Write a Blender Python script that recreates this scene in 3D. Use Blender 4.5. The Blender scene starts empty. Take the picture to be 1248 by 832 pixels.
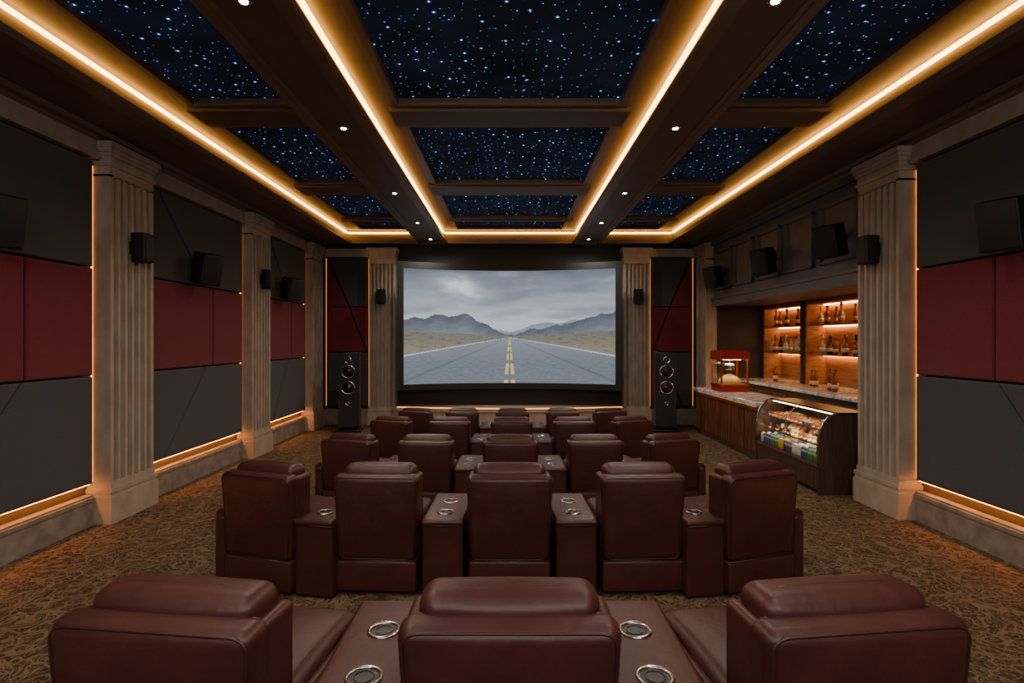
import bpy, bmesh, math, random
from mathutils import Vector, Matrix, noise
random.seed(7)
S = bpy.context.scene
COL = S.collection

# ------------------------------------------------------------------ helpers
def lin(c):
    r = []
    for x in c:
        x = x/255.0
        r.append(x/12.92 if x <= 0.04045 else ((x+0.055)/1.055)**2.4)
    return (r[0], r[1], r[2], 1.0)

class N:
    def __init__(s, name):
        s.m = bpy.data.materials.new(name); s.m.use_nodes = True
        s.t = s.m.node_tree; s.t.nodes.clear()
        s.out = s.t.nodes.new('ShaderNodeOutputMaterial')
    def n(s, typ, ins=None, **kw):
        nd = s.t.nodes.new(typ)
        for k, v in kw.items(): setattr(nd, k, v)
        for k, v in (ins or {}).items():
            if isinstance(v, bpy.types.NodeSocket): s.t.links.new(v, nd.inputs[k])
            else: nd.inputs[k].default_value = v
        return nd
    def ramp(s, fac, stops, interp='LINEAR'):
        nd = s.n('ShaderNodeValToRGB', {0: fac})
        nd.color_ramp.interpolation = interp
        el = nd.color_ramp.elements
        while len(el) < len(stops): el.new(0.5)
        for e, (p, c) in zip(el, stops):
            e.position = p; e.color = c
        return nd.outputs[0]
    def surf(s, sock):
        s.t.links.new(sock, s.out.inputs[0]); return s.m

def G(v): return (v, v, v, 1)

def pm(name, c1, c2=None, scale=4, rough=.6, bump=0.0, bscale=60, metallic=0.0, stretch=(1, 1, 1), lo=.35, hi=.65, detail=5, spec=.5, coat=0, dist=0.0, sheen=0):
    k = N(name)
    c2 = c2 or c1
    tc = k.n('ShaderNodeTexCoord').outputs['Object']
    mp = k.n('ShaderNodeMapping', {'Vector': tc, 'Scale': stretch}).outputs[0]
    nz = k.n('ShaderNodeTexNoise', {'Vector': mp, 'Scale': scale, 'Detail': detail, 'Distortion': dist})
    col = k.ramp(nz.outputs['Fac'], [(lo, lin(c1)), (hi, lin(c2))])
    b = k.n('ShaderNodeBsdfPrincipled', {'Base Color': col, 'Roughness': rough, 'Metallic': metallic, 'Specular IOR Level': spec, 'Coat Weight': coat, 'Sheen Weight': sheen})
    if bump:
        n2 = k.n('ShaderNodeTexNoise', {'Vector': mp, 'Scale': bscale, 'Detail': 4.0})
        bp = k.n('ShaderNodeBump', {'Height': n2.outputs['Fac'], 'Strength': bump, 'Distance': .02})
        k.t.links.new(bp.outputs[0], b.inputs['Normal'])
    return k.surf(b.outputs[0])

def em(name, c, st):
    k = N(name)
    e = k.n('ShaderNodeEmission', {'Color': lin(c), 'Strength': st})
    return k.surf(e.outputs[0])

# ------------------------------------------------------------------ materials
M_ceil = pm('ceiling_brown_paint', (96, 82, 69), (104, 89, 75), 3, .55, .05, 40)
M_crown = pm('dark_moulding_paint', (118, 100, 84), (110, 94, 78), 3, .45)
M_wall = pm('dark_wall_paint', (62, 57, 53), (56, 52, 49), 2, .8)
M_black = pm('matte_black', (20, 20, 22), (25, 25, 27), 8, .6, .05, 200)
M_gloss = pm('black_gloss', (15, 15, 16), (18, 18, 19), 8, .3)
M_char = pm('charcoal_fabric', (72, 73, 78), (62, 63, 68), 120, .95, .35, 260, sheen=.1)
M_red = pm('maroon_fabric', (118, 38, 52), (98, 30, 43), 120, .95, .35, 260, sheen=.08)
M_stone = pm('travertine', (172, 157, 141), (154, 140, 126), 7, .6, .06, 60, stretch=(1, 1, .5), detail=10, lo=.35, hi=.65)
M_stone2 = pm('dark_travertine', (146, 134, 123), (118, 108, 99), 7, .55, .15, 30, detail=10)
M_leather = pm('burgundy_leather', (69, 33, 31), (57, 27, 26), 5, .42, .16, 22, detail=8, spec=.42)
M_pipe = pm('leather_piping', (60, 29, 27), (50, 24, 23), 7, .40)
M_chrome = pm('brushed_chrome', (190, 190, 195), None, 5, .18, metallic=1)
M_well = pm('cup_well', (22, 20, 20), None, 5, .35)
M_wood = pm('walnut_wood', (124, 78, 50), (78, 47, 30), 6, .38, .1, 30, stretch=(4, 4, .35), detail=8, dist=.6)
M_woodd = pm('dark_walnut', (78, 58, 46), (54, 40, 32), 6, .42, .1, 30, stretch=(4, 4, .35), detail=8, dist=.6)
M_shelfw = pm('shelf_back_wood', (166, 112, 74), (122, 78, 48), 5, .5, stretch=(1, .3, 4), detail=7, dist=.5)
M_marble = pm('marble', (226, 224, 228), (140, 140, 150), 7, .15, detail=12, lo=.42, hi=.72, dist=1.2)
M_gray = pm('gray_cabinet_paint', (96, 95, 96), (88, 87, 88), 4, .5)
M_rpaint = pm('red_enamel', (150, 30, 28), (136, 24, 24), 4, .3)
M_gold = pm('gold_trim', (200, 150, 70), None, 4, .3, metallic=.8)
M_pop = pm('popcorn_yellow', (235, 215, 150), (220, 180, 95), 60, .8, .5, 80)
M_drv = pm('driver_cone', (50, 50, 54), (40, 40, 44), 30, .35)
M_amber = pm('amber_liquor', (150, 78, 24), (110, 50, 14), 6, .12)
M_clear = pm('clear_liquor', (190, 186, 176), (160, 155, 145), 6, .12)
M_dkb = pm('dark_bottle', (34, 28, 24), (26, 34, 24), 6, .12)
M_label = pm('bottle_label', (215, 205, 180), (195, 178, 145), 9, .7)
M_bun = pm('golden_pastry', (190, 120, 56), (148, 82, 38), 30, .6)
M_choc = pm('chocolate_icing', (80, 42, 26), (60, 30, 18), 30, .4)
M_cream = pm('cream_icing', (222, 204, 178), (212, 186, 150), 30, .5)
M_berry = pm('berry_icing', (150, 54, 50), (120, 40, 40), 30, .4)
CANS = [pm('can_%s' % n, c, None, 5, .35) for n, c in (('yellow', (205, 165, 60)), ('green', (80, 130, 70)), ('blue', (60, 84, 140)), ('white', (205, 205, 200)), ('violet', (98, 70, 120)))]
E_cove = em('cove_led', (255, 178, 78), 17)
E_wall = em('wall_led', (255, 150, 60), 4)
E_base = em('base_led', (255, 150, 62), 62)
E_front = em('front_led', (255, 150, 60), 1.0)
E_bar = em('bar_led', (255, 165, 72), 4)
E_shelf = em('shelf_led', (255, 180, 100), 26)
E_case = em('case_led', (255, 222, 172), 22)
E_down = em('downlight_lens', (255, 226, 180), 40)

def glass_mat():
    k = N('clear_glass')
    tr = k.n('ShaderNodeBsdfTransparent', {'Color': (.97, .98, .98, 1)})
    gl = k.n('ShaderNodeBsdfGlossy', {'Roughness': .03})
    mx = k.n('ShaderNodeMixShader', {0: .05, 1: tr.outputs[0], 2: gl.outputs[0]})
    return k.surf(mx.outputs[0])
M_glass = glass_mat()

def carpet_mat():
    k = N('patterned_carpet')
    tc = k.n('ShaderNodeTexCoord').outputs['Object']
    w = k.n('ShaderNodeTexNoise', {'Vector': tc, 'Scale': 3.2, 'Detail': 2.0})
    off = k.n('ShaderNodeVectorMath', {0: w.outputs['Color'], 1: (.5, .5, .5)}, operation='SUBTRACT').outputs[0]
    off = k.n('ShaderNodeVectorMath', {0: off, 'Scale': .9}, operation='SCALE').outputs[0]
    co = k.n('ShaderNodeVectorMath', {0: tc, 1: off}, operation='ADD').outputs[0]
    v = k.n('ShaderNodeTexVoronoi', {'Vector': co, 'Scale': 5.5}, feature='DISTANCE_TO_EDGE')
    l1 = k.ramp(v.outputs['Distance'], [(.0, G(1)), (.05, G(.9)), (.09, G(0)), (1, G(0))])
    n2 = k.n('ShaderNodeTexNoise', {'Vector': co, 'Scale': 9.0, 'Detail': 1.5, 'Distortion': 2.5})
    l2 = k.ramp(n2.outputs['Fac'], [(.0, G(0)), (.44, G(0)), (.48, G(1)), (.52, G(1)), (.56, G(0)), (1, G(0))])
    n3 = k.n('ShaderNodeTexNoise', {'Vector': tc, 'Scale': 26.0, 'Detail': 3.0, 'Distortion': 1.5})
    l3 = k.ramp(n3.outputs['Fac'], [(.45, G(0)), (.6, G(.55)), (1, G(.6))])
    a = k.n('ShaderNodeMath', {0: l1, 1: l2}, operation='MAXIMUM').outputs[0]
    a = k.n('ShaderNodeMath', {0: a, 1: l3}, operation='MAXIMUM').outputs[0]
    col = k.ramp(a, [(0, lin((58, 47, 38))), (.55, lin((84, 69, 54))), (1, lin((122, 102, 78)))])
    fz = k.n('ShaderNodeTexNoise', {'Vector': tc, 'Scale': 300.0, 'Detail': 2.0})
    bp = k.n('ShaderNodeBump', {'Height': fz.outputs['Fac'], 'Strength': .5, 'Distance': .01})
    b = k.n('ShaderNodeBsdfPrincipled', {'Base Color': col, 'Roughness': 1.0, 'Specular IOR Level': .1, 'Normal': bp.outputs[0]})
    return k.surf(b.outputs[0])
M_carpet = carpet_mat()

def star_mat():
    k = N('fiber_optic_star_panel')
    tc = k.n('ShaderNodeTexCoord').outputs['Object']
    def layer(scale, r, st, powr, seed, halo_):
        mp = k.n('ShaderNodeMapping', {'Vector': tc, 'Location': (seed, seed*.7, 0)}).outputs[0]
        v = k.n('ShaderNodeTexVoronoi', {'Vector': mp, 'Scale': scale}, voronoi_dimensions='2D')
        d = v.outputs['Distance']
        core = k.ramp(d, [(0, G(1)), (r*.45, G(.9)), (r, G(0)), (1, G(0))])
        halo = k.ramp(d, [(0, G(halo_)), (r*2.6, G(0)), (1, G(0))])
        s = k.n('ShaderNodeMath', {0: core, 1: halo}, operation='ADD').outputs[0]
        sp = k.n('ShaderNodeSeparateColor', {0: v.outputs['Color']})
        p = k.n('ShaderNodeMath', {0: sp.outputs[0], 1: powr}, operation='POWER').outputs[0]
        s = k.n('ShaderNodeMath', {0: s, 1: p}, operation='MULTIPLY').outputs[0]
        return k.n('ShaderNodeMath', {0: s, 1: st}, operation='MULTIPLY').outputs[0]
    a = layer(5.5, .046, 8, 3.0, 0, .08)
    b = layer(11.0, .065, 3.0, 3.0, 3.3, .0)
    c = k.n('ShaderNodeMath', {0: a, 1: b}, operation='ADD').outputs[0]
    e = k.n('ShaderNodeEmission', {'Color': lin((105, 170, 250)), 'Strength': c})
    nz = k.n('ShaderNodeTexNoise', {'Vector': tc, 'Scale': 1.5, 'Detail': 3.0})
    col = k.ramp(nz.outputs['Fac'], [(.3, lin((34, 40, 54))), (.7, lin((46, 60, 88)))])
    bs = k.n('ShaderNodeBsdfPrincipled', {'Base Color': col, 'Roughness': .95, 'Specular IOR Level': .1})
    e2 = k.n('ShaderNodeEmission', {'Color': col, 'Strength': .10})  # even navy glow added to lift the unlit panel base, apart from the stars
    ad = k.n('ShaderNodeAddShader', {0: bs.outputs[0], 1: e.outputs[0]})
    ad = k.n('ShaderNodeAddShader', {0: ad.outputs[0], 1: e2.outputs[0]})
    return k.surf(ad.outputs[0])
M_star = star_mat()

# ------------------------------------------------------------------ mesh builder
class MB:
    def __init__(s):
        s.v = []; s.f = []; s.mi = []; s.sm = []; s.mats = []; s.M = Matrix.Identity(4)
    def add(s, vs, fs, mat, smooth=False):
        if mat not in s.mats: s.mats.append(mat)
        o = len(s.v); i = s.mats.index(mat)
        for p in vs: s.v.append(tuple(s.M @ Vector(p)))
        for f in fs:
            s.f.append([a+o for a in f]); s.mi.append(i); s.sm.append(smooth)
    def box(s, x0, x1, y0, y1, z0, z1, mat):
        vs = [(x0, y0, z0), (x1, y0, z0), (x1, y1, z0), (x0, y1, z0), (x0, y0, z1), (x1, y0, z1), (x1, y1, z1), (x0, y1, z1)]
        s.add(vs, [(0, 3, 2, 1), (4, 5, 6, 7), (0, 1, 5, 4), (1, 2, 6, 5), (2, 3, 7, 6), (3, 0, 4, 7)], mat)
    def rbox(s, c, h, r, mat, k=3, m=4, bulge=(0, 0, 0), R=None, fn=None):
        r = min(r, min(h)*.98)
        def coords(hh):
            L = []
            for i in range(k+1): L.append(-(hh-r)-r*math.tan(math.radians(45*(1-i/k))))
            for i in range(1, m): L.append(-(hh-r)+2*(hh-r)*i/m)
            for i in range(k+1): L.append((hh-r)+r*math.tan(math.radians(45*i/k)))
            return L
        C = [coords(x) for x in h]
        vs = []; idx = {}; fs = []
        def vid(p):
            key = (round(p[0], 5), round(p[1], 5), round(p[2], 5))
            if key in idx: return idx[key]
            q = Vector(p); inn = Vector([max(-(h[i]-r), min(h[i]-r, q[i])) for i in range(3)])
            d = q-inn
            if d.length > 1e-9: q = inn+d.normalized()*r
            t = [q[i]/h[i] for i in range(3)]
            for a in range(3):
                if bulge[a]:
                    b, e = (a+1) % 3, (a+2) % 3
                    q[a] += t[a]*bulge[a]*(1-t[b]**2)*(1-t[e]**2)
            if fn: q = Vector(fn(q))
            if R: q = R @ q
            q = q+Vector(c)
            idx[key] = len(vs); vs.append(tuple(q)); return idx[key]
        for a in range(3):
            b, e = (a+1) % 3, (a+2) % 3
            for sg in (-1, 1):
                for i in range(len(C[b])-1):
                    for j in range(len(C[e])-1):
                        q = []
                        for (ii, jj) in ((i, j), (i+1, j), (i+1, j+1), (i, j+1)):
                            p = [0, 0, 0]; p[a] = sg*h[a]; p[b] = C[b][ii]; p[e] = C[e][jj]
                            q.append(vid(p))
                        if len(set(q)) < 4: continue
                        fs.append(q if sg > 0 else q[::-1])
        s.add(vs, fs, mat, True)
    def cyl(s, p0, p1, r0, mat, n=16, r1=None, smooth=True):
        r1 = r0 if r1 is None else r1
        p0 = Vector(p0); p1 = Vector(p1); d = (p1-p0).normalized()
        a = d.orthogonal().normalized(); b = d.cross(a)
        vs = []
        for p, r in ((p0, r0), (p1, r1)):
            for i in range(n):
                t = 2*math.pi*i/n; vs.append(tuple(p+(a*math.cos(t)+b*math.sin(t))*r))
        s.add(vs, [(i, (i+1) % n, n+(i+1) % n, n+i) for i in range(n)], mat, smooth)
        s.add(vs, [list(range(n))[::-1], list(range(n, 2*n))], mat, False)
    def lathe(s, c, prof, mat, n=14, axis='z'):
        vs = []; c = Vector(c)
        for (r, z) in prof:
            for i in range(n):
                t = 2*math.pi*i/n; x, y = r*math.cos(t), r*math.sin(t)
                p = Vector((x, y, z)) if axis == 'z' else (Vector((x, z, y)) if axis == 'y' else Vector((z, x, y)))
                vs.append(tuple(c+p))
        fs = []
        for k in range(len(prof)-1):
            for i in range(n): fs.append((k*n+i, k*n+(i+1) % n, (k+1)*n+(i+1) % n, (k+1)*n+i))
        fs.append(list(range(n))[::-1]); fs.append([(len(prof)-1)*n+i for i in range(n)])
        s.add(vs, fs, mat, True)
    def torus(s, c, R, r, mat, n=20, k=8, axis='z'):
        vs = []; c = Vector(c)
        for i in range(n):
            a = 2*math.pi*i/n
            for j in range(k):
                b = 2*math.pi*j/k
                x, y, z = (R+r*math.cos(b))*math.cos(a), (R+r*math.cos(b))*math.sin(a), r*math.sin(b)
                p = Vector((x, y, z)) if axis == 'z' else Vector((x, z, y))
                vs.append(tuple(c+p))
        s.add(vs, [(i*k+j, ((i+1) % n)*k+j, ((i+1) % n)*k+(j+1) % k, i*k+(j+1) % k) for i in range(n) for j in range(k)], mat, True)
    def prism(s, poly, axis, t0, t1, mat, inset=0):
        def P(a, b, t): return {'x': (t, a, b), 'y': (a, t, b), 'z': (a, b, t)}[axis]
        n = len(poly); rings = [(poly, t0)]
        if inset:
            ip = offset(poly, inset)
            sg = 1 if t1 > t0 else -1
            rings += [(poly, t1-sg*inset), (offset(poly, inset*.3), t1-sg*inset*.3), (ip, t1)]
        else: rings.append((poly, t1))
        vs = [P(a, b, t) for pl, t in rings for a, b in pl]
        fs = [list(range(n))[::-1], [(len(rings)-1)*n+i for i in range(n)]]
        for k in range(len(rings)-1):
            for i in range(n): fs.append((k*n+i, k*n+(i+1) % n, (k+1)*n+(i+1) % n, (k+1)*n+i))
        s.add(vs, fs, mat)
    def tube(s, pts, r, mat, n=8, closed=False):
        pts = [Vector(p) for p in pts]; L = len(pts); vs = []; up = None
        for i, p in enumerate(pts):
            a = pts[(i-1) % L] if (closed or i > 0) else p
            b = pts[(i+1) % L] if (closed or i < L-1) else p
            d = (b-a).normalized()
            if up is None: up = d.orthogonal().normalized()
            up = (up-d*up.dot(d)).normalized(); w = d.cross(up)
            for j in range(n):
                t = 2*math.pi*j/n; vs.append(tuple(p+(up*math.cos(t)+w*math.sin(t))*r))
        fs = []
        for i in range(L if closed else L-1):
            for j in range(n): fs.append((i*n+j, i*n+(j+1) % n, ((i+1) % L)*n+(j+1) % n, ((i+1) % L)*n+j))
        if not closed: fs += [list(range(n))[::-1], [(L-1)*n+j for j in range(n)]]
        s.add(vs, fs, mat, True)
    def mesh(s, name):
        me = bpy.data.meshes.new(name); me.from_pydata(s.v, [], s.f)
        for m in s.mats: me.materials.append(m)
        me.polygons.foreach_set('material_index', s.mi)
        me.polygons.foreach_set('use_smooth', s.sm)
        bm = bmesh.new(); bm.from_mesh(me)
        bmesh.ops.recalc_face_normals(bm, faces=bm.faces); bm.to_mesh(me); bm.free()
        me.update(); return me
    def obj(s, name, loc=None):
        me = s.mesh(name); o = bpy.data.objects.new(name, me); COL.objects.link(o)
        if loc is not None: o.location = loc
        return o

def offset(poly, d):
    n = len(poly); A = sum(poly[i][0]*poly[(i+1) % n][1]-poly[(i+1) % n][0]*poly[i][1] for i in range(n))
    sg = 1 if A > 0 else -1; out = []
    for i in range(n):
        p0, p1, p2 = Vector(poly[i-1]), Vector(poly[i]), Vector(poly[(i+1) % n])
        e1 = (p1-p0).normalized(); e2 = (p2-p1).normalized()
        n1 = Vector((-e1.y, e1.x))*sg; n2 = Vector((-e2.y, e2.x))*sg
        bis = (n1+n2); L = max(.3, 1+n1.dot(n2)); q = p1+bis*(d/L); out.append((q.x, q.y))
    return out

def inst(name, me, loc, rz=0, sc=1, scz=None):
    o = bpy.data.objects.new(name, me); COL.objects.link(o)
    o.location = loc; o.rotation_euler = (0, 0, rz); o.scale = (sc, sc, scz or sc); return o

W = 4.25; YF = 12.3; YB = -2.2; HC = 3.93
YA = 6.46   # start of the bar alcove
XR = 5.65   # back of the bar alcove

# ------------------------------------------------------------------ shell
b = MB(); b.box(-4.5, 5.9, YB-.2, YF+.2, -.1, 0, M_carpet); b.obj('floor')
b = MB(); b.box(-4.5, 5.9, YB-.2, YF+.2, 4.27, 4.4, M_ceil); b.obj('ceiling')
b = MB(); b.box(-W-.2, -W, YB, YF, 0, 4.27, M_wall); b.obj('wall_left')
b = MB(); b.box(W, W+.2, YB, YA, 0, 4.27, M_wall); b.box(4.18, 5.9, YA, 11.42, 2.55, 4.27, M_gray)
b.box(W, W+.2, 11.8, YF, 0, 4.27, M_wall); b.box(W, 5.9, 11.42, 11.8, 2.55, 4.27, M_wall)
b.obj('wall_right')
b = MB(); b.box(-W-.2, W+.2, YF, YF+.2, 0, 4.27, M_black); b.obj('wall_front')
b = MB(); b.box(-W-.2, W+.2, YB-.2, YB, 0, 4.27, M_wall); b.obj('wall_back')
b = MB(); b.box(XR, XR+.2, YA, 11.8, 0, 2.55, M_wall); b.obj('wall_bar_back')
b = MB(); b.box(W, XR, 11.7, 11.85, 0, 2.55, M_wall); b.obj('wall_bar_end')
b = MB(); b.box(W+.2, XR, YA-.12, YA, 0, 2.55, M_woodd); b.obj('wall_bar_side')

b = MB()
X = 4.18
def frame(b, y0, y1, z0, z1):
    t = .045
    for (a, c, d, e) in ((y0, y1, z0, z0+t), (y0, y1, z1-t, z1), (y0, y0+t, z0, z1), (y1-t, y1, z0, z1)):
        b.box(X-.03, X, a, c, d, e, M_gray)
        b.box(X-.045, X-.03, a+.012, c-.012, d+.012, e-.012, M_gray)
ys = [6.55, 7.55, 8.5, 9.45, 10.4, 11.35]
for i in range(5): frame(b, ys[i]+.08, ys[i+1]-.08, 2.84, 3.62)
b.box(X-.05, X, YA, 11.4, 2.52, 2.66, M_gray); b.box(X-.07, X, YA, 11.4, 2.66, 2.70, M_gray)
b.box(X-.06, X, YA, 11.4, 3.76, HC, M_gray)
b.obj('trim_bar_soffit')

# ------------------------------------------------------------------ ceiling structure
PY = [(-1.7, 2.25), (2.75, 5.53), (6.12, 8.33), (8.98, 10.7), (10.95, 11.75)]
ZF = 4.20
COLS = [(-3.13, -2.02), (-1.10, 1.10), (2.02, 3.13)]
fr = MB()
def xs_frame(x0, x1): fr.box(x0, x1, YB, YF, ZF, 4.27, M_ceil)
xs_frame(-W, -3.13); xs_frame(-2.02, -1.10); xs_frame(1.10, 2.02); xs_frame(3.13, W)
edges = [YB]+[e for p in PY for e in p]+[YF]
for (x0, x1) in COLS:
    for i in range(0, len(edges), 2):
        fr.box(x0, x1, edges[i], edges[i+1], ZF, 4.27, M_ceil)
        if 0 < i < len(edges)-2:
            m = .09
            fr.box(x0-.12, x1+.12, edges[i]+m, edges[i+1]-m, ZF-.05, ZF, M_ceil)
    for (y0, y1) in PY:
        for (o, z, w) in ((0, ZF-.022, .05), (.05, ZF-.012, .04)):
            fr.box(x0-o-w, x1+o+w, y0-o-w, y0-o, z, ZF, M_crown); fr.box(x0-o-w, x1+o+w, y1+o, y1+o+w, z, ZF, M_crown)
            fr.box(x0-o-w, x0-o, y0-o, y1+o, z, ZF, M_crown); fr.box(x1+o, x1+o+w, y0-o, y1+o, z, ZF, M_crown)
fr.obj('trim_coffer_frame')
for (x0, x1) in COLS:
    for (y0, y1) in PY:
        b = MB(); b.box(x0, x1, y0, y1, 4.245, 4.27, M_star); b.obj('star_ceiling_panel')
for sg in (-1, 1):
    b = MB()
    def bx(x0, x1, y0, y1, z0, z1, m): b.box(min(sg*x0, sg*x1), max(sg*x0, sg*x1), y0, y1, z0, z1, m)
    bx(3.40, W, YB, YF, HC, HC+.05, M_ceil); bx(3.52, W, YB, YF, HC+.05, ZF, M_ceil)
    bx(3.38, 3.46, YB, 11.98, HC-.025, HC+.03, M_crown); bx(3.46, 3.53, YB, 12.0, HC-.012, HC, M_crown)
    bx(4.02, W, YB, YF, HC-.05, HC, M_crown); bx(4.10, W, YB, YF, HC-.09, HC-.05, M_crown)
    b.obj('ceiling_soffit')
    b = MB()
    bx(1.35, 1.92, YB, 11.95, HC, HC+.05, M_ceil); bx(1.44, 1.88, YB, 11.95, HC+.05, ZF, M_ceil)
    bx(1.33, 1.40, YB, 11.95, HC-.025, HC+.03, M_crown); bx(1.40, 1.45, YB, 11.95, HC-.012, HC, M_crown)
    bx(1.87, 1.94, YB, 11.95, HC-.025, HC+.03, M_crown); bx(1.82, 1.87, YB, 11.95, HC-.012, HC, M_crown)
    bx(1.88, 1.93, YB, 11.95, ZF-.08, ZF, M_crown)
    b.obj('ceiling_beam')
    b = MB()
    bx(3.485, 3.519, YB+.1, 12.0, ZF-.052, ZF-.028, E_cove); b.obj('cove_led_strip')
    b = MB()
    bx(1.405, 1.439, YB+.1, 12.0, ZF-.052, ZF-.028, E_cove); b.obj('cove_led_strip')
    b = MB()
    bx(1.95, 3.48, 12.0, 12.03, ZF-.065, ZF-.035, E_cove); b.obj('cove_led_strip')
b = MB(); b.box(-1.40, 1.40, 12.0, 12.03, ZF-.065, ZF-.035, E_cove); b.obj('cove_led_strip')
b = MB()
b.box(-3.4, 3.4, 11.9, YF, HC, HC+.05, M_ceil); b.box(-3.52, 3.52, 12.03, YF, HC+.05, ZF, M_ceil)
b.box(-3.4, 3.4, 11.88, 11.95, HC-.025, HC+.03, M_crown)
b.obj('ceiling_soffit')

# downlights
b = MB()
b.lathe((0, 0, 0), [(.026, -.004), (.044, -.010), (.050, -.002), (.050, 0)], M_chrome, 20)
b.cyl((0, 0, -.0105), (0, 0, -.006), .026, E_down, 16)
dm = b.mesh('recessed_downlight')
for sg in (-1, 1):
    for y in (-.9, 1.25, 3.42, 5.48, 7.9, 9.9, 11.5):
        inst('recessed_downlight', dm, (sg*1.63, y, HC-.0005))
        L = bpy.data.lights.new('downlight_lamp', 'SPOT'); L.energy = 92; L.color = (1, .88, .74)
        L.spot_size = math.radians(160); L.spot_blend = 1; L.shadow_soft_size = .02
        o = bpy.data.objects.new('downlight_lamp', L); COL.objects.link(o); o.location = (sg*1.63, y, HC-.03)

# ------------------------------------------------------------------ columns
def column(b, w=.66, d=.23):
    n = 6; gap = (w-.06)/n; r = gap*.34
    pts = [(w/2, 0), (w/2, -d)]
    for i in range(n):
        c = w/2-.03-gap*(i+.5)
        for k in range(9):
            t = math.pi*k/8; pts.append((c+r*math.cos(t), -d+r*2.1*math.sin(t)))
    pts += [(-w/2, -d), (-w/2, 0)]
    b.prism(pts, 'z', .40, 3.52, M_stone)
    def ring(e, z0, z1): b.box(-w/2-e, w/2+e, -d-e, 0, z0, z1, M_stone)
    ring(.035, 0, .27); ring(.022, .27, .31); ring(.03, .31, .35); ring(.01, .35, .41)
    ring(.0, 3.50, 3.60); ring(.018, 3.60, 3.63); ring(.004, 3.63, 3.70); ring(.02, 3.70, 3.74)
    ring(.035, 3.74, 3.78); ring(.05, 3.78, 3.84)
def sconce(b, z=2.83, d=.23):
    b.rbox((0, -d-.10, z), (.085, .075, .155), .014, M_black, 2, 1)
    b.rbox((0, -d-.178, z), (.068, .006, .135), .005, M_black, 2, 1)
    b.box(-.05, .05, -d-.03, -d+.005, z-.07, z+.07, M_black)
CYS = {-1: [(5.62, 6.30), (8.72, 9.38), (11.40, 12.02)], 1: [(5.76, 6.44), None, (11.44, 12.02)]}
for sg in (-1, 1):
    for i, yy in enumerate(CYS[sg]):
        if not yy: continue
        y0, y1 = yy
        T = Matrix.Translation((sg*W, (y0+y1)/2, 0)) @ Matrix.Rotation(math.radians(90 if sg < 0 else -90), 4, 'Z')
        b = MB(); b.M = T; column(b, y1-y0); b.obj('fluted_column')
        if i < 2:
            b = MB(); b.M = T; sconce(b); b.obj('column_speaker')
    T = Matrix.Translation((sg*2.76, YF, 0))
    b = MB(); b.M = T; column(b, .56, .22); b.obj('fluted_column')
    b = MB(); b.M = T; sconce(b, 2.78, .22); b.obj('column_speaker')

# ------------------------------------------------------------------ acoustic panels, baseboards, LED
XP = 4.14
Z0, Z1, Z2, Z3 = .41, 1.49, 2.57, 3.64
g = .009
def poly(b, sg, pts, mat): b.prism(pts, 'x', sg*(W-.001), sg*XP, mat, .018)
def section(sg, y0, y1, seams):
    up, rd, lo = seams
    b = MB()
    def tier(z0, z1, sp, mat):
        z0 += g; z1 -= g
        if sp is None: poly(b, sg, [(y0, z0), (y1, z0), (y1, z1), (y0, z1)], mat); return
        yb, yt = sp
        poly(b, sg, [(y0, z0), (yb-g, z0), (yt-g, z1), (y0, z1)], mat)
        poly(b, sg, [(yb+g, z0), (y1, z0), (y1, z1), (yt+g, z1)], mat)
    tier(Z2, Z3, up, M_char); tier(Z1, Z2, rd, M_red); tier(Z0, Z1, lo, M_char)
    b.obj('acoustic_panel')
def strip(name, sg, x0, x1, y0, y1, z0, z1, m):
    b = MB(); b.box(min(sg*x0, sg*x1), max(sg*x0, sg*x1), y0, y1, z0, z1, m); b.obj(name)
def baseb(sg, y0, y1):
    b = MB()
    def bx(x0, z0, z1): b.box(min(sg*x0, sg*W), max(sg*x0, sg*W), y0, y1, z0, z1, M_stone2)
    bx(4.16, 0, .27); bx(4.15, .24, .28); bx(4.165, .28, .30)
    b.obj('baseboard_'+('left' if sg < 0 else 'right'))
    strip('baseboard_led_strip', sg, 4.185, 4.20, y0+.02, y1-.02, .408, .414, E_base)
for sg in (-1, 1):
    c1 = CYS[sg][0]
    secs = [(YB+.1, 2.2, ((1.2, .4), None, (.3, 1.1))), (2.24, c1[0]-.07, (None, (4.77, 4.77), (3.9, 4.74)))]
    if sg < 0: secs += [(6.42, 8.65, ((7.60, 6.56), (7.80, 7.80), (6.68, 7.62))), (9.50, 11.33, ((10.45, 9.65), (10.6, 10.6), (9.75, 10.45)))]
    for a in secs: section(sg, *a)
    spans = [(YB, c1[0]-.04)]+([(6.34, 8.68), (9.42, 11.36)] if sg < 0 else [])
    for (a, c) in spans:
        baseb(sg, a, c)
        b = MB()
        def bx(x0, z0, z1): b.box(min(sg*x0, sg*W), max(sg*x0, sg*W), a, c, z0, z1, M_stone)
        bx(4.12, 3.66, HC-.09); bx(4.10, 3.655, 3.69)
        b.obj('trim_frieze_'+('left' if sg < 0 else 'right'))
    for i, yy in enumerate(CYS[sg]):
        if sg > 0 and i > 0: continue
        y0, y1 = yy
        strip('column_led_strip', sg, 4.195, 4.21, y0-.014, y0-.004, .42, 3.62, E_wall)
        if not (sg > 0 and i == 0) and i < 2: strip('column_led_strip', sg, 4.20, 4.22, y1+.01, y1+.03, .42, 3.62, E_wall)
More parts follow.
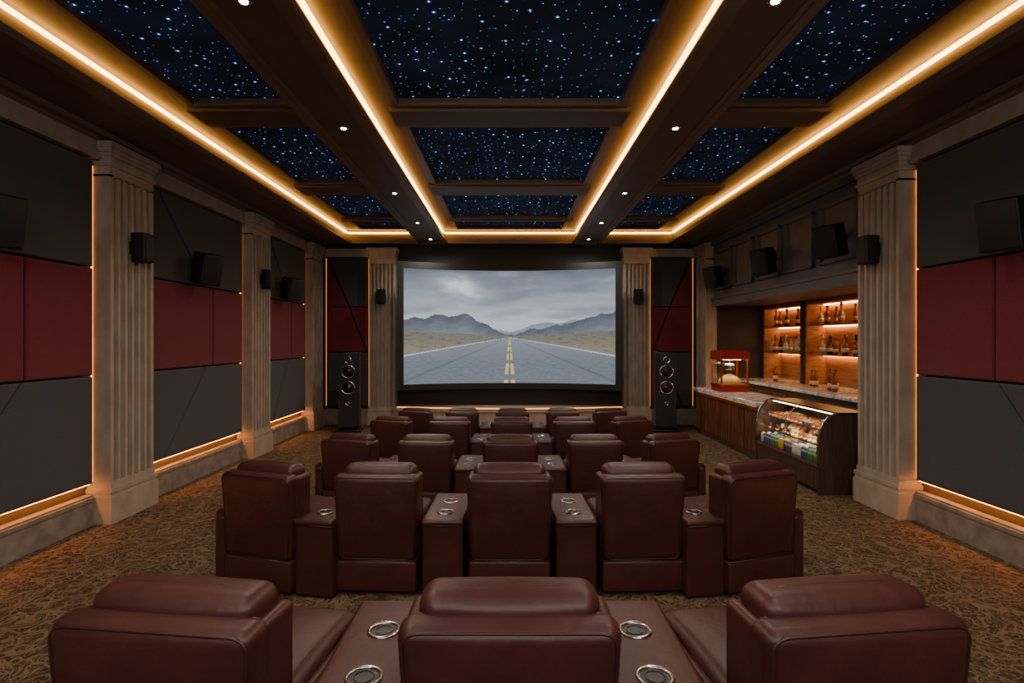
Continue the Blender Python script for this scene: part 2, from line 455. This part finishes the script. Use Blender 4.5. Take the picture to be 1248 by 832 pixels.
for sg in (-1, 1):
    b = MB(); yf = YF-.10
    def P(pts, mat): b.prism([(sg*x, z) for x, z in pts], 'y', YF-.001, yf, mat, .016)
    x0, x1 = 3.14, 3.98
    P([(x0, Z2+g), (3.5, Z2+g), (x1-.04, Z3-g), (x0, Z3-g)], M_char); P([(3.53, Z2+g), (x1, Z2+g), (x1, Z3-.1)], M_red)
    P([(x0, 1.66), (x0, Z2-g), (3.50, Z2-g)], M_red); P([(x0+.02, 1.60), (x1, 1.60), (x1, Z2-g), (3.53, Z2-g)], M_red)
    P([(x0, Z0), (3.75, Z0), (3.38, 1.57), (x0, 1.57)], M_char); P([(3.78, Z0), (x1, Z0), (x1, 1.57), (3.41, 1.57)], M_char)
    b.obj('acoustic_panel')
    b = MB(); b.box(min(sg*3.08, sg*W), max(sg*3.08, sg*W), YF-.12, YF, 0, .34, M_stone2); b.obj('baseboard_front')
    b = MB(); b.box(min(sg*3.08, sg*W), max(sg*3.08, sg*W), YF-.12, YF, 3.66, HC-.09, M_stone); b.obj('trim_frieze_front')
    for x in (3.085, 4.025):
        strip('column_led_strip', sg, x, x+.012, YF-.04, YF-.02, .4, 3.64, E_front)

# ------------------------------------------------------------------ screen
def scurve(x): return 12.08-.48*(x/2.2)**2
SW, SZ0, SZ1 = 2.2, .92, 3.34
def fb(x, y, o=4):
    s = 0; a = .5; f = 1
    for i in range(o): s += a*noise.noise(Vector((x*f, y*f, 3.1*i))); a *= .5; f *= 2
    return s
def mixc(a, c, t): t = max(0, min(1, t)); return tuple(a[i]*(1-t)+c[i]*t for i in range(3))
RL = [(0, .44), (.05, .42), (.09, .43), (.14, .395), (.17, .385), (.21, .42), (.25, .40), (.29, .385), (.33, .42), (.38, .47), (.42, .52), (.47, .56), (.52, .57), (.57, .55), (.62, .52), (.68, .50), (.74, .485), (.80, .465), (.86, .43), (.90, .405), (.94, .385), (.97, .40), (1, .37)]
RF = [(0, .46), (.1, .45), (.2, .47), (.3, .46), (.38, .50), (.45, .53), (.5, .545), (.56, .52), (.62, .48), (.68, .46), (.74, .47), (.8, .44), (.9, .44), (1, .42)]
def prof_(L, u):
    for (a, x), (c, y) in zip(L, L[1:]):
        if u <= c: return x+(y-x)*(u-a)/(c-a)
    return L[-1][1]
def scr(u, v):
    hv = .585
    n = fb(u*3.2, v*7+2.0); n2 = fb(u*9+7, v*16)
    c = mixc((98, 106, 118), (182, 187, 193), v/.46+.22*n)
    c = mixc(c, (84, 93, 106), max(0, -n*1.1-.05))
    c = mixc(c, (198, 203, 207), max(0, n2*.45+n*.45-.05))
    st = math.exp(-((u-.25-.25*(v-.12))/.09)**2-((v-.14-.25*(u-.25)-.1*n2)/.07)**2)
    c = mixc(c, (220, 224, 227), st*.95)
    m1 = prof_(RF, u)+.02*fb(u*14, 2.2, 4); m2 = prof_(RL, u)+.045*fb(u*16, 9.1, 5)
    if v > m1: c = mixc((122, 130, 142), (150, 155, 162), (v-m1)/.1)
    if v > m2: c = mixc((80, 87, 98), (120, 124, 130), (v-m2)/.17+.4*fb(u*22, v*30, 3))
    if v > hv-.045*abs(u-.5)*2-.004:
        t = (v-hv)/.2
        g2 = fb(u*30, v*60, 3)
        c = mixc((112, 110, 102), (146, 130, 102), t+.5*g2); c = mixc(c, (86, 80, 70), g2*1.8)
    d = v-.592
    if d > 0:
        e = abs(u-.5); k = 3.6
        if e < k*d:
            q = fb(u*40, v*90, 3)
            c = mixc((148, 154, 162), (92, 99, 108), d/.22); c = mixc(c, (120, 126, 134), .5+q)
            c = mixc(c, (104, 111, 120), .25)
            if abs(e-k*.86*d) < .022*k*d+.002: c = (190, 196, 200)
            if abs(e-1.3*d) < .05*d: c = mixc(c, (74, 82, 92), .35)
            w = .014*d/.4+.0022
            if abs(e-.0375*d-.002) < w*.6:
                ph = math.log(d+.004)*2.1
                if (ph % 1.0) < .7: c = (206, 178, 104)
    return c
nx, nz = 380, 212
vs = []; cols = []
for j in range(nz+1):
    for i in range(nx+1):
        u = i/nx; v = j/nz; x = (u*2-1)*SW
        vs.append((x, scurve(x), SZ1+(SZ0-SZ1)*v)); cols.append(lin(scr(u, v)))
fs = [(j*(nx+1)+i, (j+1)*(nx+1)+i, (j+1)*(nx+1)+i+1, j*(nx+1)+i+1) for j in range(nz) for i in range(nx)]
me = bpy.data.meshes.new('screen_picture'); me.from_pydata(vs, [], fs)
ca = me.color_attributes.new('Col', 'FLOAT_COLOR', 'POINT')
ca.data.foreach_set('color', [c for q in cols for c in q])
k = N('projected_road_picture')
at = k.n('ShaderNodeVertexColor', layer_name='Col')
e = k.n('ShaderNodeEmission', {'Color': at.outputs[0], 'Strength': 1.35})
me.materials.append(k.surf(e.outputs[0]))
root = bpy.data.objects.new('projection_screen', None); COL.objects.link(root)
so = bpy.data.objects.new('screen_picture', me); COL.objects.link(so); so.parent = root
b = MB()
def bar(x0, x1, z0, z1, n=30):
    for i in range(n):
        a = x0+(x1-x0)*i/n; c = x0+(x1-x0)*(i+1)/n
        ya, yc = scurve(a), scurve(c)
        vs = []
        for (x, y) in ((a, ya), (c, yc)):
            for dy in (-.05, .05):
                for z in (z0, z1): vs.append((x, y+dy, z))
        b.add(vs, [(0, 1, 3, 2), (4, 6, 7, 5), (0, 4, 5, 1), (2, 3, 7, 6), (0, 2, 6, 4), (1, 5, 7, 3)], M_black)
bar(-SW-.13, SW+.13, SZ1, SZ1+.14); bar(-SW-.13, SW+.13, SZ0-.12, SZ0)
bar(-SW-.13, -SW, SZ0, SZ1, 2); bar(SW, SW+.13, SZ0, SZ1, 2)
for x in (-1.6, 1.6): b.box(x-.04, x+.04, scurve(x)+.04, YF, 1.2, 3.1, M_black)
fo = b.obj('screen_frame'); fo.parent = root

# stage
b = MB()
def stg(e): return [(2.42, YF-.001), (-2.42, YF-.001)]+[(-2.42+4.84*i/24, 11.75-e-.30*math.sin(math.pi*i/24)) for i in range(25)]
b.prism(stg(0), 'z', 0, .36, M_stone); b.prism(stg(.03), 'z', .36, .42, M_stone)
b.obj('stage_platform')
b = MB(); b.tube([(-2.38+4.76*i/24, 11.80-.30*math.sin(math.pi*i/24), .432) for i in range(25)], .008, E_wall); b.obj('stage_led_strip')

# ------------------------------------------------------------------ tower speakers
b = MB()
b.rbox((0, 0, .84), (.20, .22, .78), .03, M_gloss, 3, 2)
b.rbox((0, 0, .03), (.26, .27, .03), .015, M_gloss, 2, 1)
b.box(-.19, .19, -.235, -.215, .12, 1.58, M_black)
for z, r in ((1.45, .06), (1.22, .125), (.90, .125), (.58, .03)):
    b.torus((0, -.24, z), r, .012, M_chrome, 28, 8, 'y')
    b.lathe((0, -.238, z), [(r*.98, -.004), (r*.75, .006), (r*.34, .016), (r*.30, .006), (r*.12, -.008), (.001, -.010)], M_drv, 24, 'y')
tm = b.mesh('tower_speaker')
inst('tower_speaker', tm, (-3.25, 11.35, 0), math.radians(8)); inst('tower_speaker', tm, (3.16, 11.35, 0), math.radians(-8))

b = MB()
b.rbox((0, -.25, 0), (.14, .12, .20), .018, M_black, 2, 1)
b.rbox((0, -.372, 0), (.122, .006, .18), .005, M_black, 2, 1)
b.cyl((0, 0, .05), (0, -.15, .02), .018, M_black); b.box(-.05, .05, -.012, .012, -.03, .13, M_black)
wm = b.mesh('surround_speaker')
def wsp(sg, y, z, x, tilt=14, yaw=28):
    o = inst('surround_speaker', wm, (sg*x, y, z))
    o.rotation_euler = (math.radians(tilt), 0, math.radians((90-yaw) if sg < 0 else (-90+yaw)))
for y in (4.35, 7.3, 10.1): wsp(-1, y, 2.82, 4.105)
wsp(1, 4.5, 2.82, 4.105)
for y in (6.95, 8.75, 10.85): wsp(1, y, 3.12, 4.14)

# ------------------------------------------------------------------ recliner
def recliner():
    b = MB()
    def taper(q): q.x *= 1+.05*(q.z/.31) - .02; return q
    R3 = Matrix.Rotation(math.radians(3), 3, 'X')
    b.rbox((0, .075, .575), (.305, .06, .315), .045, M_leather, 4, 6, (0, .016, 0), R3, taper)
    def rr(hx, hz, r, y, cz, f=taper):
        out = []
        for (sx, sz, a0) in ((1, 1, 0), (-1, 1, 90), (-1, -1, 180), (1, -1, 270)):
            for k in range(7):
                a = math.radians(a0+15*k)
                q = Vector((sx*(hx-r)+r*math.cos(a), y, sz*(hz-r)+r*math.sin(a)))
                q = f(q); q = R3 @ q
                out.append((q.x, q.y+.075, q.z+cz))
        return out
    b.tube(rr(.290, .300, .05, -.052, .575), .005, M_pipe, 8, True)
    b.tube(rr(.292, .302, .05, .050, .575), .005, M_pipe, 8, True)
    b.rbox((0, .085, .15), (.295, .06, .115), .02, M_leather, 3, 3, (0, .006, 0))
    b.tube([(-.29, .03, .262), (.29, .03, .262)], .005, M_pipe)
    b.rbox((0, .175, .850), (.268, .085, .092), .055, M_leather, 5, 6, (0, .015, .008))
    b.rbox((0, .20, .69), (.255, .085, .10), .06, M_leather, 4, 6, (0, .03, 0))
    b.rbox((0, .215, .51), (.255, .095, .11), .06, M_leather, 4, 6, (0, .03, 0))
    b.tube([(-.225+.45*i/12, .165, .9475-.012*abs(i/6-1)**4) for i in range(13)], .005, M_pipe)
    for sx in (-1, 1):
        b.rbox((sx*.275, .17, .60), (.028, .09, .27), .026, M_leather, 4, 3)
        b.rbox((sx*.285, .52, .27), (.022, .38, .21), .02, M_leather, 3, 3)
    b.rbox((0, .57, .40), (.258, .35, .085), .06, M_leather, 4, 6, (0, 0, .03))
    b.rbox((0, .48, .19), (.26, .38, .14), .02, M_leather, 2, 2)
    b.rbox((0, .93, .25), (.255, .05, .17), .04, M_leather, 4, 4, (0, .015, 0))
    b.box(-.24, .24, .1, .85, 0, .06, M_black)
    return b.mesh('recliner_chair')
def console():
    b = MB()
    b.rbox((0, .37, .285), (.150, .36, .275), .025, M_leather, 3, 4)
    b.rbox((0, .37, .548), (.154, .37, .022), .02, M_leather, 3, 4, (0, 0, .004))
    b.tube([(-.15, .0, .53), (.15, .0, .53)], .004, M_pipe)
    b.box(-.14, .14, .03, .7, 0, .05, M_black)
    for y in (.19, .48):
        b.torus((0, y, .574), .055, .008, M_chrome, 32, 8)
        b.cyl((0, y, .566), (0, y, .575), .052, M_well, 32)
        b.torus((0, y, .576), .032, .003, M_drv, 24, 6)
    return b.mesh('cupholder_console')
def endarm():
    b = MB()
    b.rbox((0, .42, .28), (.055, .37, .27), .045, M_leather, 4, 5)
    b.rbox((0, .42, .53), (.062, .36, .045), .04, M_leather, 4, 5, (0, 0, .006))
    return b.mesh('chair_armrest')
RM, CM, AM = recliner(), console(), endarm()
def row(Y, s, sp1, sp2, n, a1, a2, cx=0, zs=1, cdx=None, cdy=0):
    z = s*zs
    inst('recliner_chair', RM, (cx, Y, 0), 0, s, z)
    for sg in (-1, 1):
        x1 = cx+sg*sp1; r1 = sg*math.radians(a1)
        inst('recliner_chair', RM, (x1, Y+.01, 0), r1, s, z)
        inst('cupholder_console', CM, (cx+sg*(cdx or sp1/2), Y+cdy, 0), r1/2 if not cdx else 0, s*.98, z)
        if n == 5:
            x2 = x1+sg*sp2; r2 = sg*math.radians(a2)
            inst('recliner_chair', RM, (x2, Y+.06, 0), r2, s, z)
            inst('cupholder_console', CM, (x1+sg*sp2*.5, Y+.0, 0), (r1+r2)/2, s*.98, z)
            xe, re, ye = x2, r2, Y+.06
        else: xe, re, ye = x1, r1, Y+.01
        ox = sg*.37*s
        inst('chair_armrest', AM, (xe+ox*math.cos(re), ye+ox*math.sin(re), 0), re, s, z)
row(1.77, 1.17, 1.17, 0, 3, 7, 0, 0, .895, .54, .08)
row(3.98, 1.0, .965, .89, 5, 3, 18, 0, .985)
row(5.87, .96, .91, .86, 5, 3, 16, .01, .91)
row(7.57, .92, .86, .84, 5, 3, 16, .03, .90)
row(8.98, .87, .82, .80, 5, 3, 16, .05, .89)

# ------------------------------------------------------------------ bar counter
b = MB()
b.box(3.80, 4.36, 8.42, 11.2, .0, .84, M_wood)
b.box(3.775, 3.80, 8.42, 11.2, 0, .10, M_woodd); b.box(3.775, 3.80, 8.42, 11.2, .76, .84, M_wood)
for i in range(5):
    ya = 8.42+i*.556
    b.box(3.77, 3.80, ya, ya+.06, .10, .76, M_wood)
    for j in range(6): b.box(3.782, 3.80, ya+.09+j*.078, ya+.14+j*.078, .12, .74, M_wood)
b.box(3.77, 3.80, 11.14, 11.2, .1, .76, M_wood)
b.rbox((4.07, 9.80, .875), (.38, 1.42, .035), .02, M_marble, 3, 3)
b.box(3.745, 3.757, 8.5, 11.15, .828, .838, E_bar)
b.obj('bar_counter')

# back counter
b = MB()
b.box(4.68, XR-.01, 6.5, 11.68, 0, 1.0, M_woodd)
b.rbox((5.13, 9.09, 1.03), (.50, 2.58, .028), .02, M_marble, 3, 3)
for i in range(9):
    ya = 6.55+i*.57
    b.rbox((4.672, ya+.27, .52), (.012, .26, .40), .008, M_gloss if i in (3, 4) else M_wood, 2, 1)
    b.cyl((4.64, ya+.05, .45), (4.64, ya+.05, .75), .008, M_chrome, 8)
b.obj('back_counter')

# shelving
b = MB(); XS = XR-.005
UN = [(6.6, 7.70), (7.86, 9.95), (10.13, 11.6)]
b.box(XS-.02, XS, 6.5, 11.68, 1.06, 2.54, M_shelfw)
for (y0, y1) in UN:
    for y in (y0, y1): b.box(XS-.36, XS-.02, y-.03, y+.03, 1.06, 2.54, M_shelfw)
    for z in (1.60, 2.12): b.box(XS-.34, XS-.02, y0+.03, y1-.03, z-.022, z, M_shelfw)
    b.box(XS-.36, XS-.02, y0, y1, 2.48, 2.54, M_shelfw)
b.box(XS-.38, XS-.02, 7.73, 7.83, 1.06, 2.54, M_woodd); b.box(XS-.38, XS-.02, 9.98, 10.10, 1.06, 2.54, M_woodd)
b.obj('bottle_shelf')
b = MB()
for (y0, y1) in UN:
    for z in (1.60-.024, 2.12-.024, 2.479): b.box(XS-.07, XS-.03, y0+.05, y1-.05, z-.014, z, E_shelf)
b.obj('shelf_led_strip')
def bottle(b, x, y, z, h, kind, m):
    r = .04*random.uniform(.85, 1.15)
    if kind == 0: pr = [(r, 0), (r, h*.58), (r*.8, h*.66), (r*.34, h*.74), (r*.32, h*.92), (r*.42, h*.93), (r*.42, h)]
    elif kind == 1: pr = [(r*1.15, 0), (r*1.2, h*.4), (r*1.0, h*.52), (r*.35, h*.6), (r*.33, h*.84), (r*.6, h*.85), (r*.6, h)]
    else: pr = [(r*.85, 0), (r*.85, h*.66), (r*.4, h*.8), (r*.33, h*.95), (r*.38, h)]
    b.lathe((x, y, z), pr, m, 12)
    b.lathe((x, y, z), [(pr[0][0]*1.03, h*.15), (pr[0][0]*1.06, h*.36)], M_label, 12)
    b.cyl((x, y, z+h*.96), (x, y, z+h*1.04), r*.45, random.choice([M_gold, M_black, M_dkb]), 10)
b = MB()
bm_ = [M_amber, M_clear, M_dkb, M_amber]
for (y0, y1) in UN:
    for z, st in ((2.121, .25), (1.601, .16)):
        y = y0+.16
        while y < y1-.12:
            bottle(b, XS-.22+random.uniform(-.05, .05), y, z, random.uniform(.26, .34), random.randint(0, 2), random.choice(bm_)); y += st*random.uniform(.8, 1.3)
for (x, y, h) in ((5.1, 9.3, .30), (5.15, 9.5, .27), (4.95, 8.5, .3), (5.0, 8.7, .33), (5.2, 8.9, .3), (5.1, 10.7, .3), (5.2, 8.2, .3)): bottle(b, x, y, 1.059, h, 0, random.choice(bm_))
b.obj('liquor_bottles')

# ------------------------------------------------------------------ popcorn machine
b = MB(); zb = .911
b.box(-.25, .25, -.25, .25, 0, .12, M_rpaint); b.box(-.26, .26, -.26, .26, .12, .14, M_gold)
for sx in (-1, 1):
    for sy in (-1, 1): b.box(sx*.235-.012, sx*.235+.012, sy*.235-.012, sy*.235+.012, .14, .60, M_rpaint)
b.box(-.26, .26, -.26, .26, .58, .60, M_gold)
b.prism([(-.27, .60), (.27, .60), (.25, .71), (.21, .745), (-.21, .745), (-.25, .71)], 'y', -.27, .27, M_rpaint)
b.box(-.262, .262, -.262, .262, .69, .702, M_gold)
for s_ in (-1, 1):
    b.box(s_*.24-.002, s_*.24+.002, -.22, .22, .14, .58, M_glass); b.box(-.22, .22, s_*.24-.002, s_*.24+.002, .14, .58, M_glass)
b.lathe((0, 0, .38), [(.06, 0), (.09, .02), (.095, .10), (.085, .115), (.02, .13)], M_chrome, 18); b.cyl((0, 0, .5), (0, 0, .58), .012, M_chrome)
b.cyl((-.09, 0, .46), (-.17, 0, .40), .01, M_black)
b.lathe((0, 0, .14), [(.20, 0), (.19, .06), (.13, .12), (.05, .155), (.001, .16)], M_pop, 16)
for i in range(70):
    a = random.random()*6.28; r = random.random()*.19; z = .14+.15*(1-(r/.2)**1.6)
    b.rbox((r*math.cos(a), r*math.sin(a), z+.012), (.018, .018, .016), .012, M_pop, 1, 1)
b.box(-.15, .15, -.15, .15, .572, .579, E_case)
o = b.obj('popcorn_machine', (4.06, 10.3, zb))

# ------------------------------------------------------------------ pastry display case
b = MB()
Y0, Y1, XF, XB = 6.66, 8.28, 3.68, 4.25
b.box(XF, XB, Y0, Y1, 0.06, .36, M_woodd); b.box(XF+.04, XB, Y0+.03, Y1, 0, .06, M_black)
b.box(XF-.012, XF, Y0, Y1, .33, .365, M_chrome)
prof = [(XF, .36), (XF-.004, .50), (XF+.004, .64), (XF+.025, .76), (XF+.065, .86), (XF+.13, .93), (XF+.22, .96)]
endp = [(XB, 0), (XF-.01, 0)]+[(x-.01, z+.012) for x, z in prof]+[(XB, .975)]
b.prism(endp, 'y', Y0-.03, Y0, M_woodd)
b.prism(endp, 'y', Y1, Y1+.03, M_woodd)
b.tube([(x-.012, Y0-.02, z+.012) for x, z in prof], .012, M_chrome)
b.tube([(x-.012, Y1+.02, z+.012) for x, z in prof], .012, M_chrome)
b.tube([(x-.004, (Y0+Y1)/2, z+.004) for x, z in prof], .006, M_chrome)
vs = [(x, y, z) for x, z in prof for y in (Y0, Y1)]
b.add(vs, [(2*i, 2*i+1, 2*i+3, 2*i+2) for i in range(len(prof)-1)], M_glass, True)
b.box(XF+.21, XB+.01, Y0-.035, Y1+.035, .962, .985, M_gloss)
b.box(XB-.02, XB, Y0, Y1, .36, .962, M_woodd)
for z in (.575, .765): b.box(XF+.07, XB-.02, Y0+.02, Y1-.02, z-.008, z, M_glass); b.box(XF+.06, XF+.072, Y0+.02, Y1-.02, z-.012, z+.004, M_chrome)
for z, x in ((.562, XF+.10), (.752, XF+.10), (.955, XF+.22)): b.box(x, x+.02, Y0+.03, Y1-.03, z-.006, z, E_case)
case = b.obj('pastry_display_case')
b = MB()
y = Y0+.10
while y < Y1-.08:
    for x in (XF+.13, XF+.26, XF+.39):
        t = random.random()
        if t < .45:
            b.torus((x, y, .79), .032, .018, random.choice([M_bun, M_bun, M_choc, M_berry, M_cream]), 14, 8)
        elif t < .75:
            b.rbox((x, y, .79), (.04, .035, .024), .02, M_bun, 3, 1)
        else:
            b.box(x-.035, x+.035, y-.03, y+.03, .766, .80, M_choc); b.box(x-.035, x+.035, y-.03, y+.03, .80, .815, M_cream)
        if random.random() < .8:
            b.lathe((x, y, .576), [(.025, 0), (.036, .035), (.038, .045), (.026, .065), (.004, .075)], random.choice([M_bun, M_bun, M_choc, M_cream]), 12)
    y += .105
y = Y0+.06
while y < Y1-.05:
    for x in (XF+.06, XF+.15, XF+.25):
        m = CANS[int((y-Y0)/.2+.5) % 5]
        b.lathe((x, y, .361), [(.026, 0), (.031, .008), (.031, .115), (.024, .128), (.024, .132)], m, 12)
        b.cyl((x, y, .44), (x, y, .462), .0316, M_label, 12)
    y += .075
b.obj('pastries_and_cans')

# ------------------------------------------------------------------ added fill light behind the camera, unseen, brightens the seat backs
L = bpy.data.lights.new('rear_fill_light', 'AREA'); L.shape = 'RECTANGLE'; L.size = 6; L.size_y = 1.2; L.energy = 125; L.color = (1, .93, .86)
o = bpy.data.objects.new('rear_fill_light', L); COL.objects.link(o); o.location = (0, -1.5, 3.6); o.rotation_euler = (math.radians(58), 0, 0)

wd = bpy.data.worlds.new('dim_room'); S.world = wd; wd.use_nodes = True
wd.node_tree.nodes['Background'].inputs[0].default_value = (.02, .02, .025, 1)

# ------------------------------------------------------------------ camera
cd = bpy.data.cameras.new('camera'); cd.sensor_width = 36; cd.lens = 680*36/1248; cd.shift_x = 3/1248; cd.shift_y = -2/1248
cd.clip_start = .02
co = bpy.data.objects.new('camera', cd); COL.objects.link(co); co.location = (0, 0, 1.85); co.rotation_euler = (math.radians(90), 0, 0)
S.camera = co
